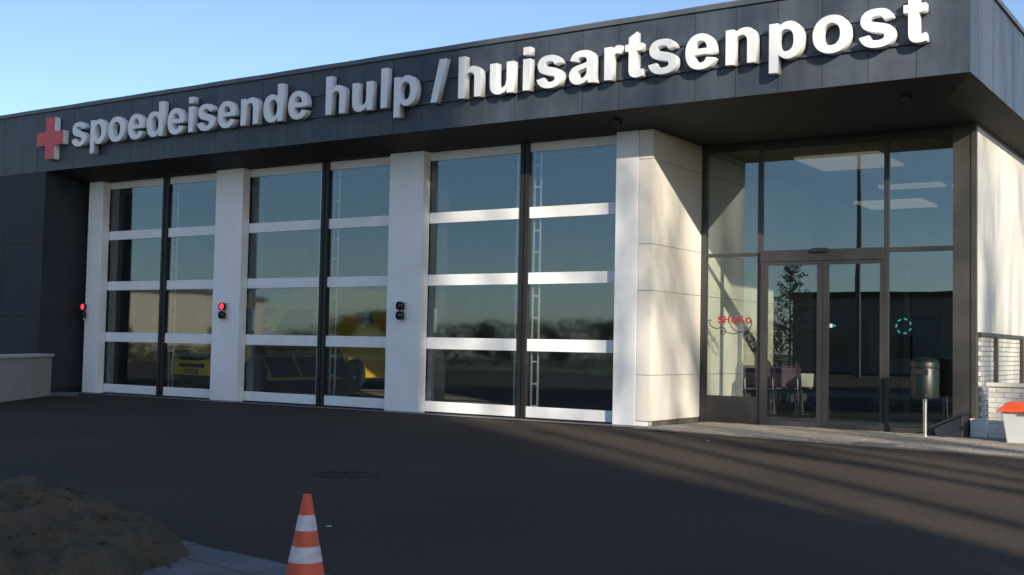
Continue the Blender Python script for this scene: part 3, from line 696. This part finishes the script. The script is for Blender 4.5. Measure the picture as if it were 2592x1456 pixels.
# manhole
t = empty('manhole_cover', 'round dark iron manhole cover set in the asphalt', 'manhole cover', (-4.10, -6.55, 0.0))
MB().lathe([(0.335,-0.02),(0.335,0.004),(0.30,0.004),(0.30,-0.004)], seg=48).build('frame_ring', 'iron', t)
MB().lathe([(0.29,-0.02),(0.29,0.006),(0.02,0.006)], seg=48).build('lid', 'iron', t)
for a in range(6):
    MB().box(-0.22,0.22,-0.012,0.012,0.006,0.010).build('lid_rib', 'iron', t).rotation_euler = (0,0,a*R(30)) if a == 0 else (0,0,a*R(30))
for i, (x, y) in enumerate(((-2.10,-8.99),(-3.30,-0.28))):
    o = MB().add([(x,y,0.002),(x+0.035,y+0.01,0.002),(x+0.04,y+0.03,0.004),(x+0.005,y+0.025,0.003),(x+0.02,y+0.015,0.008)], [(0,1,4),(1,2,4),(2,3,4),(3,0,4),(3,2,1,0)]).build('paper_scrap', 'whitebin')
    tag(o, ('crumpled white scrap on the asphalt by the traffic cone', 'white scrap lying on the asphalt by the pavement kerb')[i], 'litter', 'scraps of litter on the asphalt')

# ------------------------------------------------------------------ stickers on the entrance glass
st = empty('window_lettering', 'red lettering SHoKo with dark swirl on the left entrance pane', 'sticker', (-4.45, D2-0.006, 1.65))
def SX(x): return -4.766+(x-338)*0.00242+4.45
def SZ(y): return 1.782-(y-346.6)*0.0023-1.65
for ch, x, em, dz in (('s',338,0.225,0),('H',384,0.178,0),('o',437,0.180,0),('K',486,0.175,0),('o',541,0.195,0)):
    me = glyph_mesh(ch, em, 0.003, 0.0003, 'decalred', 3)
    k = link('letter', me, st); k.location = (SX(x), -0.004, SZ(400))
sw = MB()
def path(pts, rad): sw.tube([(SX(x), -0.003, SZ(y)) for x, y in pts], rad, 6)
def smooth_path(pts, n=6):
    out = []
    P = [pts[0]]+pts+[pts[-1]]
    for i in range(1, len(P)-2):
        for k in range(n):
            t = k/n; a, b, c, d = P[i-1], P[i], P[i+1], P[i+2]
            out.append(tuple(0.5*((2*b[j])+(-a[j]+c[j])*t+(2*a[j]-5*b[j]+4*c[j]-d[j])*t*t+(-a[j]+3*b[j]-3*c[j]+d[j])*t**3) for j in (0,1)))
    out.append(pts[-1]); return out
path(smooth_path([(293,383),(283,374),(273,385),(277,400),(295,424),(330,437),(370,430),(394,442),(396,465),(380,482),(362,470),(368,454),(395,460),(440,474),(480,472),(505,462)]), 0.008)
path(smooth_path([(432,398),(440,425),(465,450),(500,461),(540,456),(570,435),(586,405),(584,378)]), 0.009)
sw.build('swirl', 'decaldark', st)
rg = empty('ring_sticker', 'ring of teal dashes on the right entrance pane', 'sticker', (-1.709, D2-0.006, 1.634))
for i in range(7):
    a = 2*math.pi*i/7+0.4
    k = MB().prism([(-0.034,-0.011),(0.028,-0.014),(0.04,0.0),(0.028,0.014),(-0.034,0.011)], 'y', -0.004, -0.001).build('dash', 'teal', rg)
    k.scale = (0.75,1,0.75); k.location = (0.11*math.cos(a), 0, 0.11*math.sin(a)); k.rotation_euler = (0, -(a+R(78)), 0)
ar = empty('arrow_sticker', 'small green arrow sticker on the sliding door', 'sticker', (-2.79, FR0-0.042, 1.631))
MB().prism([(0.0,-0.032),(0.068,0.0),(0.0,0.032)], 'y', -0.004, -0.001).build('arrow_head', 'teal', ar)
MB().prism([(-0.045,-0.03),(-0.003,-0.03),(-0.003,0.03),(-0.045,0.03)], 'y', -0.004, -0.001).build('arrow_tail', 'letter', ar)

# ------------------------------------------------------------------ wheelchairs in the lobby
def wheelchair():
    t = empty('wheelchair', '', 'wheelchair', (0,0,0), group='purple wheelchairs parked in the lobby')
    f = MB()
    for s_ in (-0.24, 0.24):
        f.tube([(s_,0.24,0.98),(s_,0.20,0.94),(s_,0.20,0.12)], 0.017, 8)
        f.tube([(s_,0.20,0.52),(s_,-0.22,0.52),(s_,-0.30,0.40),(s_,-0.36,0.12),(s_,-0.50,0.10)], 0.014, 8)
        f.tube([(s_,0.20,0.70),(s_,-0.15,0.70),(s_,-0.18,0.52)], 0.013, 8)
    f.tube([(-0.24,0.20,0.30),(0.24,0.05,0.52)], 0.012, 6); f.tube([(0.24,0.20,0.30),(-0.24,0.05,0.52)], 0.012, 6)
    f.tube([(-0.24,0.21,0.92),(0.24,0.21,0.92)], 0.012, 6)
    f.build('frame', 'chairframe', t, smooth=True)
    MB().box(-0.23,0.23,0.185,0.215,0.54,0.90).build('backrest', 'purple', t, bevel=0.012)
    MB().box(-0.23,0.23,-0.20,0.19,0.515,0.55).build('seat', 'purple', t, bevel=0.012)
    for s_ in (-0.24, 0.24):
        MB().box(s_-0.03,s_+0.03,-0.14,0.17,0.712,0.745).build('armrest', 'black', t, bevel=0.01)
        MB().tube([(s_,0.23,0.975),(s_,0.34,0.99)], 0.019, 10).build('handle', 'black', t)
        MB().box(s_-0.07,s_+0.07,-0.60,-0.42,0.085,0.10).build('footrest', 'black', t)
    for s_ in (-0.245, 0.245):
        MB().box(s_-0.006,s_+0.006,-0.14,0.18,0.55,0.70).build('side_panel', 'purple', t)
    MB().box(-0.20,0.20,0.0,0.18,0.28,0.50).build('under_bag', 'navy', t, bevel=0.02)
    for s_ in (-0.30, 0.30):
        wv = MB(); seg = 28; vs = [];
        for k in range(seg+1):
            a = 2*math.pi*k/seg; vs.append((s_, 0.15+0.285*math.cos(a), 0.305+0.285*math.sin(a)))
        wv.tube(vs, 0.022, 8, caps=False); w_ = wv.build('rear_wheel', 'tyre', t, smooth=True)
        sp = MB()
        for k in range(10):
            a = 2*math.pi*k/10; sp.tube([(s_,0.15,0.305),(s_,0.15+0.27*math.cos(a),0.305+0.27*math.sin(a))], 0.004, 4)
        sp.lathe([(0.03,-0.03),(0.03,0.03)], c=(s_,0.15,0.305), seg=12, axis='x'); sp.build('spokes', 'chairframe', w_)
    for s_ in (-0.24, 0.24):
        MB().lathe([(0.05,-0.016),(0.075,-0.014),(0.075,0.014),(0.05,0.016)], c=(s_,-0.30,0.095), seg=20, axis='x').build('front_wheel', 'whitebin', t, smooth=True)
        MB().tube([(s_,-0.26,0.42),(s_,-0.28,0.2),(s_,-0.30,0.1)], 0.014, 6).build('fork', 'chairframe', t)
    return t
wc = wheelchair()
spots = [((-4.02,6.0,0.02), R(28), 'purple wheelchair nearest the sliding doors, foremost of the row'),
         ((-4.35,5.35,0.02), R(24), 'purple wheelchair in the middle of the lobby row'),
         ((-4.58,4.72,0.02), R(30), 'purple wheelchair against the pale lobby wall behind the left pane')]
for i, (loc, rz, lab) in enumerate(spots):
    o = wc if i == 0 else copy_tree(wc)
    o.location = loc; o.rotation_euler = (0,0,rz); o['label'] = lab
MB()  # carton on the front chair
t = empty('paper_bag', 'pale bag hanging on the wheelchair in the lobby', 'bag', (-4.0, 5.62, 0.58))
b = MB(); b.add([(-0.09,-0.05,0),(0.09,-0.05,0),(0.09,0.05,0),(-0.09,0.05,0),(-0.11,-0.04,0.24),(0.11,-0.04,0.25),(0.11,0.04,0.24),(-0.11,0.04,0.25)],
      [(0,3,2,1),(4,5,6,7),(0,1,5,4),(1,2,6,5),(2,3,7,6),(3,0,4,7)]).build('bag_body', 'whitebin', t, bevel=0.01)
MB().tube([(-0.06,0,0.24),(-0.03,0,0.33),(0.03,0,0.33),(0.06,0,0.24)], 0.006, 6).build('bag_handle', 'black', t)

# ------------------------------------------------------------------ ambulance
AX0, AX1, AYF, AYR = -18.45, -16.52, 3.25, 9.75
t = empty('ambulance', 'yellow ambulance van parked nose-out behind the left garage door', 'ambulance', ((AX0+AX1)/2+0.30, (AYF+AYR)/2, 0.012), R(-5.5))
def rel(x, y, z): return (x-t.location.x, y-t.location.y, z)
hw = (AX1-AX0)/2; L2 = (AYR-AYF)/2
prof = [(-L2+0.10,0.26),(-L2,0.36),(-L2+0.02,0.80),(-L2+0.12,0.92),(-L2+0.85,1.12),(-L2+1.75,2.02),(-L2+2.3,2.42),(-L2+2.9,2.55),(L2-0.10,2.55),(L2,2.40),(L2,0.45),(L2-0.05,0.34)]
b = MB(); ring = []
for (fx, ins) in ((-hw, 0.10), (-hw, 0.0), (hw, 0.0), (hw, 0.10)):
    pass
vs = []; fs = []
secs = [(-hw, 0.0), (-hw*0.5, 0.0), (0, 0.0), (hw*0.5, 0.0), (hw, 0.0)]
n = len(prof)
for sx, _ in secs:
    for (y, z) in prof:
        tz = max(0, (z-1.1)/1.45); fx = sx*(1-0.09*tz)
        bow = 0.10*(sx/hw)**2*(1 if y < -L2+1.9 else 0)
        vs.append((fx, y+bow, z))
for i in range(len(secs)-1):
    for k in range(n): fs.append((i*n+k, i*n+(k+1)%n, (i+1)*n+(k+1)%n, (i+1)*n+k))
fs += [tuple(range(n)), tuple((len(secs)-1)*n+k for k in range(n-1,-1,-1))]
b.add(vs, fs).build('body', 'yellow', t, smooth=True, bevel=0.03)
# windscreen laid on the sloping front, with a curved lower edge
ws_ = MB(); vs = []; fs = []
for j in range(5):
    for i in range(9):
        u = -1+2*i/8; v = j/4
        zb = 1.14+0.04*u*u; z = zb+(1.98-zb)*v; y = -L2+0.85+(z-1.12)*1.0-0.012+0.10*(u*0.86)**2
        vs.append((u*hw*0.86*(1-0.05*v), y, z+0.012))
for j in range(4):
    for i in range(8):
        a = j*9+i; fs.append((a, a+1, a+10, a+9))
ws_.add(vs, fs).build('windscreen', 'carglass', t, smooth=True)
# dark grille mask of the nose
gm = MB(); gm.prism([(-0.72,0.97),(-0.62,0.80),(-0.35,0.74),(0.35,0.74),(0.62,0.80),(0.72,0.97)], 'y', -L2-0.015, -L2+0.12).build('grille', 'black', t, bevel=0.01)
MB().box(-0.45,0.45,-L2-0.012,-L2+0.05,0.575,0.66).build('air_intake', 'black', t, bevel=0.012)
MB().box(-0.26,0.26,-L2-0.022,-L2+0.02,0.43,0.545).build('number_plate', 'plate', t, bevel=0.004)
MB().box(-hw+0.06,hw-0.06,-L2-0.03,-L2+0.16,0.24,0.40).build('front_bumper', 'black', t, bevel=0.02)
for s_ in (-1, 1):
    MB().box(s_*0.78-0.12,s_*0.78+0.12,-L2+0.06,-L2+0.22,0.78,0.98).build('headlight', 'steel', t, bevel=0.02)
    MB().box(s_*(hw+0.10)-0.07,s_*(hw+0.10)+0.07,-L2+1.20,-L2+1.34,1.22,1.52).build('wing_mirror', 'black', t, bevel=0.02)
# side windows, stripes and star on the +X flank (and mirrored)
for s_ in (-1, 1):
    def flank(name, poly, m, off=0.004):
        mbk = MB(); vv = []
        for (y, z) in poly:
            tz = max(0, (z-1.1)/1.45); vv.append((s_*(hw*(1-0.09*tz)+off), y, z))
        nn = len(vv)
        mbk.add(vv+[(x-s_*0.012, y, z) for x, y, z in vv], [tuple(range(nn)), tuple(range(2*nn-1,nn-1,-1))]+[(i,i+nn,(i+1)%nn+nn,(i+1)%nn) for i in range(nn)])
        return mbk.build(name, m, t)
    flank('side_window', [(-L2+1.55,1.30),(-L2+2.75,1.30),(-L2+2.75,1.95),(-L2+1.95,1.95)], 'carglass')
    flank('side_stripe', [(-L2+0.95,1.08),(L2-0.6,1.08),(L2-0.6,1.22),(-L2+0.95,1.22)], 'carred', 0.005)
    flank('side_shade_panel', [(-L2+1.5,0.36),(0.75,0.36),(0.35,1.06),(-L2+0.9,1.06)], 'navyshade', 0.005)  # dark panel paints the deep shade over the forward lower side
    for i in range(6):
        y = -L2+1.05+i*0.46
        flank('diagonal_stripe', [(y+0.42,0.37),(y+0.50,0.37),(y+0.10,1.05),(y+0.02,1.05)], 'redstripe' if i % 2 else 'plate', 0.007)
    flank('trim_strip', [(0.8,1.27),(L2-0.1,1.27),(L2-0.1,1.33),(0.8,1.33)], 'black', 0.007)
    for a in (90, 30, 150):
        c, s2 = math.cos(R(a)), math.sin(R(a)); yc, zc_ = L2-1.95, 1.86
        flank('star_bar', [(yc+0.23*c-0.06*s2, zc_+0.23*s2+0.06*c), (yc+0.23*c+0.06*s2, zc_+0.23*s2-0.06*c), (yc-0.23*c+0.06*s2, zc_-0.23*s2-0.06*c), (yc-0.23*c-0.06*s2, zc_-0.23*s2+0.06*c)], 'blue', 0.008+a*0.00001)
    for yw in (-L2+1.0, L2-2.4):
        MB().lathe([(0.40,0.0),(0.40,s_*0.006)], c=(s_*(hw+0.001),yw,0.40), seg=28, axis='x').build('wheel_arch', 'black', t)
        w_ = MB().lathe([(0.20,-0.12),(0.33,-0.12),(0.348,-0.09),(0.348,0.09),(0.33,0.12),(0.20,0.12)], c=(s_*(hw-0.09),yw,0.348), seg=32, axis='x').build('wheel', 'tyre', t, smooth=True)
        MB().lathe([(0.205,s_*0.118),(0.19,s_*0.095),(0.06,s_*0.105),(0.05,s_*0.125)], c=(s_*(hw-0.09),yw,0.348), seg=24, axis='x').build('rim', 'alu', w_, smooth=True)
MB().box(-0.6,0.6,-L2+2.55,-L2+2.85,2.56,2.70).build('light_bar', 'blue', t, bevel=0.04)
# pale crate and hose reel on the garage floor (long pale bar behind the middle door)
o = MB().tube([(-15.6,4.3,0.06),(-14.0,3.6,0.10),(-12.5,2.9,0.16)], 0.03, 10).build('charging_cable_bar', 'alu', smooth=True)
tag(o, 'pale metal bar lying on the garage floor behind the middle door', 'bar')

# ------------------------------------------------------------------ surroundings: they shade the yard and stand in the glass
def house(name, label, x0, x1, y0, y1, h, m, storeys, bay, faces='+y', roofm='soffit', group=None):
    t = empty(name, label, 'building', ((x0+x1)/2, (y0+y1)/2, 0), group=group); cx, cy = t.location.x, t.location.y
    MB().box(x0-cx,x1-cx,y0-cy,y1-cy,0,h).build('wall', m, t)
    MB().box(x0-cx-0.2,x1-cx+0.2,y0-cy-0.2,y1-cy+0.2,h,h+0.35).build('roof', roofm, t)
    sh = h/storeys
    for s_ in range(storeys):
        if '+y' in faces:
            x = x0+bay*0.5
            while x+1.4 < x1:
                MB().box(x-cx,x-cx+1.4,y1-cy-0.02,y1-cy+0.03,s_*sh+0.9,s_*sh+2.3).build('window', 'winglass', t); x += bay
        if '+x' in faces:
            y = y0+bay*0.5
            while y+1.4 < y1:
                MB().box(x1-cx-0.02,x1-cx+0.03,y-cy,y-cy+1.4,s_*sh+0.9,s_*sh+2.3).build('window', 'winglass', t); y += bay
    return t
# sun frame: along = towards the sun on plan, across = to the right of the shadow
al = Vector((SUN.x, SUN.y)).normalized(); ac = Vector((-al.y, al.x))
def sp(sv, qv): return Vector((al.x*sv+ac.x*qv, al.y*sv+ac.y*qv))
# tall ward block whose edge throws the long shadow over the left of the front
c0 = sp(62, -4.55)
tw = empty('ward_block', 'tall pale ward block behind the camera that shades the yard', 'building', (c0.x, c0.y, 0), math.atan2(al.y, al.x))
MB().box(0, 14, -17, 0, 0, 36).build('wall', 'tower', tw)
MB().box(-0.15, 14.15, -17.15, 0.0, 36, 36.5).build('roof', 'soffit', tw)
for s_ in range(10):
    for k in range(4):
        MB().box(-0.03, 0.02, -16+k*3.9, -14.2+k*3.9, 1.0+s_*3.5, 2.7+s_*3.5).build('window', 'winglass', tw)
# trees
def tree_mesh(height, seed, spread, upright, thick=1.0, twig=3, leafn=0, leafs=0.05):
    rnd = random.Random(seed); trunk = MB(); crown = MB(); lv = MB()
    def branch(p, d, ln, r, lev):
        steps = 4; pts = [p.copy()]; rads = [r]; q = p.copy(); dd = d.copy()
        for i in range(steps):
            dd = (dd+Vector((rnd.uniform(-.12,.12), rnd.uniform(-.12,.12), rnd.uniform(-.02,.10)*upright))).normalized()
            q = q+dd*ln/steps; pts.append(q.copy()); rads.append(r*(1-0.55*(i+1)/steps))
        (trunk if lev == 0 else crown).tube(pts, rads, 7 if lev < 2 else 4, caps=False)
        if lev >= 2 and leafn:
            for k in range(leafn):
                c = pts[rnd.randint(1, steps)]+Vector((rnd.gauss(0,.12), rnd.gauss(0,.12), rnd.gauss(0,.10)))
                a = Vector((rnd.gauss(0,1), rnd.gauss(0,1), rnd.gauss(0,1))).normalized()*leafs*rnd.uniform(.7,1.3); b = a.orthogonal().normalized()*a.length*0.6
                lv.add([c-a, c+b, c+a, c-b], [(0,1,2,3)])
        if lev < twig:
            nb = rnd.randint(4, 6) if lev == 0 else rnd.randint(3, 4)
            for k in range(nb):
                i = rnd.randint(2 if lev else 2, steps); az = rnd.uniform(0, 6.28)
                side = dd.orthogonal().normalized(); side.rotate(Matrix.Rotation(az, 3, dd))
                nd = (dd*upright+side*spread*rnd.uniform(.6,1.2)).normalized()
                branch(pts[i], nd, ln*rnd.uniform(.55,.8), rads[i]*0.62, lev+1)
    branch(Vector((0,0,0)), Vector((0,0,1)), height*0.42, height*0.016*thick, 0)
    return trunk, crown, lv
def tree(name, label, loc, height, seed, spread, upright, twig=3, leafn=0, leafs=0.05, lm='leaf', group=None, thick=1.0):
    t = empty(name, label, 'tree', loc, 0, group)
    a, b, c = tree_mesh(height, seed, spread, upright, thick=thick, twig=twig, leafn=leafn, leafs=leafs)
    a.build('trunk', 'bark', t, smooth=True); cr = b.build('crown', 'bark', t, smooth=True)
    if c.v: c.build('leaves', lm, cr, kind='stuff')
    return t
bare = [(36, -2.7, 27, 31), (42, -0.4, 30, 12), (38, 1.9, 28, 5), (45, 4.4, 31, 44), (40, 6.9, 29, 8)]
names_ = ['tall bare tree next to the shadow of the ward block', 'second bare tree of the row behind the camera', 'third bare tree of the row behind the camera', 'fourth bare tree of the row behind the camera', 'bare tree at the far right of the row behind the camera']
for (sv, qv, h, sd), lb in zip(bare, names_):
    p = sp(sv, qv); tree('bare_tree', lb, (p.x, p.y, -0.02), h, sd, 0.45, 1.25, twig=3, thick=1.05, group='bare trees behind the camera')
yt = empty('young_tree', 'slim young tree in leaf across the yard, reflected in the sliding door', 'tree', (-12.3, -20.5, 0.0))
rnd = random.Random(77); tk = MB(); bb = MB(); lf = MB()
tk.tube([(0,0,0),(0.03,0.02,1.6),(0.0,0.03,3.2),(0.04,0.0,4.7)], [0.05,0.04,0.025,0.008], 8); tk.build('trunk', 'bark', yt, smooth=True)
for k in range(46):
    z0 = 1.2+3.4*(k/46)**0.9; az = k*2.4+rnd.uniform(-.4,.4); ln = (0.2+1.15*(1-(z0-1.2)/3.5))*rnd.uniform(0.65,1.15)
    d = Vector((math.cos(az), math.sin(az), rnd.uniform(0.25,0.7))).normalized(); p = Vector((0.02,0.02,z0)); q = p+d*ln
    bb.tube([p, p+d*ln*0.5+Vector((0,0,0.03)), q], [0.014,0.009,0.003], 5)
    for j in range(int(38*ln)+14):
        t_ = rnd.uniform(0.25,1.08); c = p+d*ln*t_+Vector((rnd.gauss(0,.07), rnd.gauss(0,.07), rnd.gauss(0,.06)))
        a_ = Vector((rnd.gauss(0,1), rnd.gauss(0,1), rnd.gauss(0,1))).normalized()*rnd.uniform(0.035,0.075); b_ = a_.orthogonal().normalized()*a_.length*0.6
        lf.add([c-a_, c+b_, c+a_, c-b_], [(0,1,2,3)])
cr = bb.build('crown', 'bark', yt, smooth=True); lf.build('leaves', 'leaf', cr, kind='stuff')
# lamp mast
t = empty('lamp_mast', 'tall lamp mast across the yard, reflected in the entrance glass', 'lamp post', (-14.4, -35.5, 0))
MB().tube([(0,0,0),(0,0,6),(0,0,13)], [0.16,0.13,0.09], 14).build('pole', 'mast', t, smooth=True)
MB().box(-0.8,0.8,-0.15,0.15,13.0,13.2).build('lamp_head', 'mast', t, bevel=0.03)
# lattice mast reflected beside the door posts
house('brick_building', 'long low dark brick building across the yard', -23, 2, -62, -50, 4.6, 'darkwall', 1, 4.0)
house('stone_building', 'sunlit sandstone building at the far left of the yard', -82, -62, -46, -14, 4.7, 'tanwall', 1, 9.0, faces='+x')
house('stone_building', 'low pale workshop beyond the left end of the yard', -78, -66, -10, 12, 3.6, 'tanwall', 1, 5.0, faces='+x')
for (x, w_, hh, i) in ((-8.8,0.5,7.6,0),(-7.9,0.5,7.6,1)):
    o = MB().box(x,x+w_,-56,-55.4,4.9,hh).build('chimney', 'darkwall')
    tag(o, ('left flue of the pair on the long low brick building', 'right flue of the pair on the long low brick building')[i], 'chimney', 'pair of flues')
rnd = random.Random(2)
hd = [(-57,-49,2.4),(-52.5,-48,3.2),(-47.5,-47,2.3),(-42.5,-47.5,2.8),(-37.5,-47.5,2.2),(-32.5,-47,3.0),(-28.0,-47,3.3),(-1.5,-47,3.8)]
for i, (x, y, h) in enumerate(hd):
    tree('yard_tree', ('bushy dark tree %s across the yard' % ('at the left end of the row','second from the left','third from the left','fourth from the left','fifth from the left','sixth from the left','beside the long brick building','at the right end of the row')[i]), (x, y, -0.02), h*1.25, 100+i, 0.9, 0.75, twig=3, leafn=30, leafs=0.12, lm='needle', group='dark trees across the yard')

# far-off thicket along the other side of the yard
hg = MB(); rnd = random.Random(9)
x = -62.0
while x < -23.0:
    top = 2.9+0.9*noise.noise(Vector((x*0.22, 1.7, 0)))+0.5*noise.noise(Vector((x*0.8, 5.1, 0)))
    for k in range(60):
        z = rnd.uniform(0.05, 1.0)**0.8*top; c = Vector((x+rnd.uniform(-0.25,0.25), -48.5+rnd.gauss(0, 0.7), z))
        a = Vector((rnd.gauss(0,1), rnd.gauss(0,1), rnd.gauss(0,1))).normalized()*rnd.uniform(0.07,0.17); b = a.orthogonal().normalized()*a.length*0.7
        hg.add([c-a, c+b, c+a, c-b], [(0,1,2,3)])
    x += 0.22
y = -48.0
while y < -12.0:
    top = 1.25+0.35*noise.noise(Vector((y*0.4, 9.7, 0)))
    for k in range(26):
        z = rnd.uniform(0.05, 1.0)**0.8*top; c = Vector((-60.6+rnd.gauss(0, 0.5), y+rnd.uniform(-0.25,0.25), z))
        a = Vector((rnd.gauss(0,1), rnd.gauss(0,1), rnd.gauss(0,1))).normalized()*rnd.uniform(0.07,0.17); b = a.orthogonal().normalized()*a.length*0.7
        hg.add([c-a, c+b, c+a, c-b], [(0,1,2,3)])
    y += 0.22
o = hg.build('thicket', 'needle', kind='stuff'); o['label'] = 'far-off dark thicket across the yard seen in the glass'
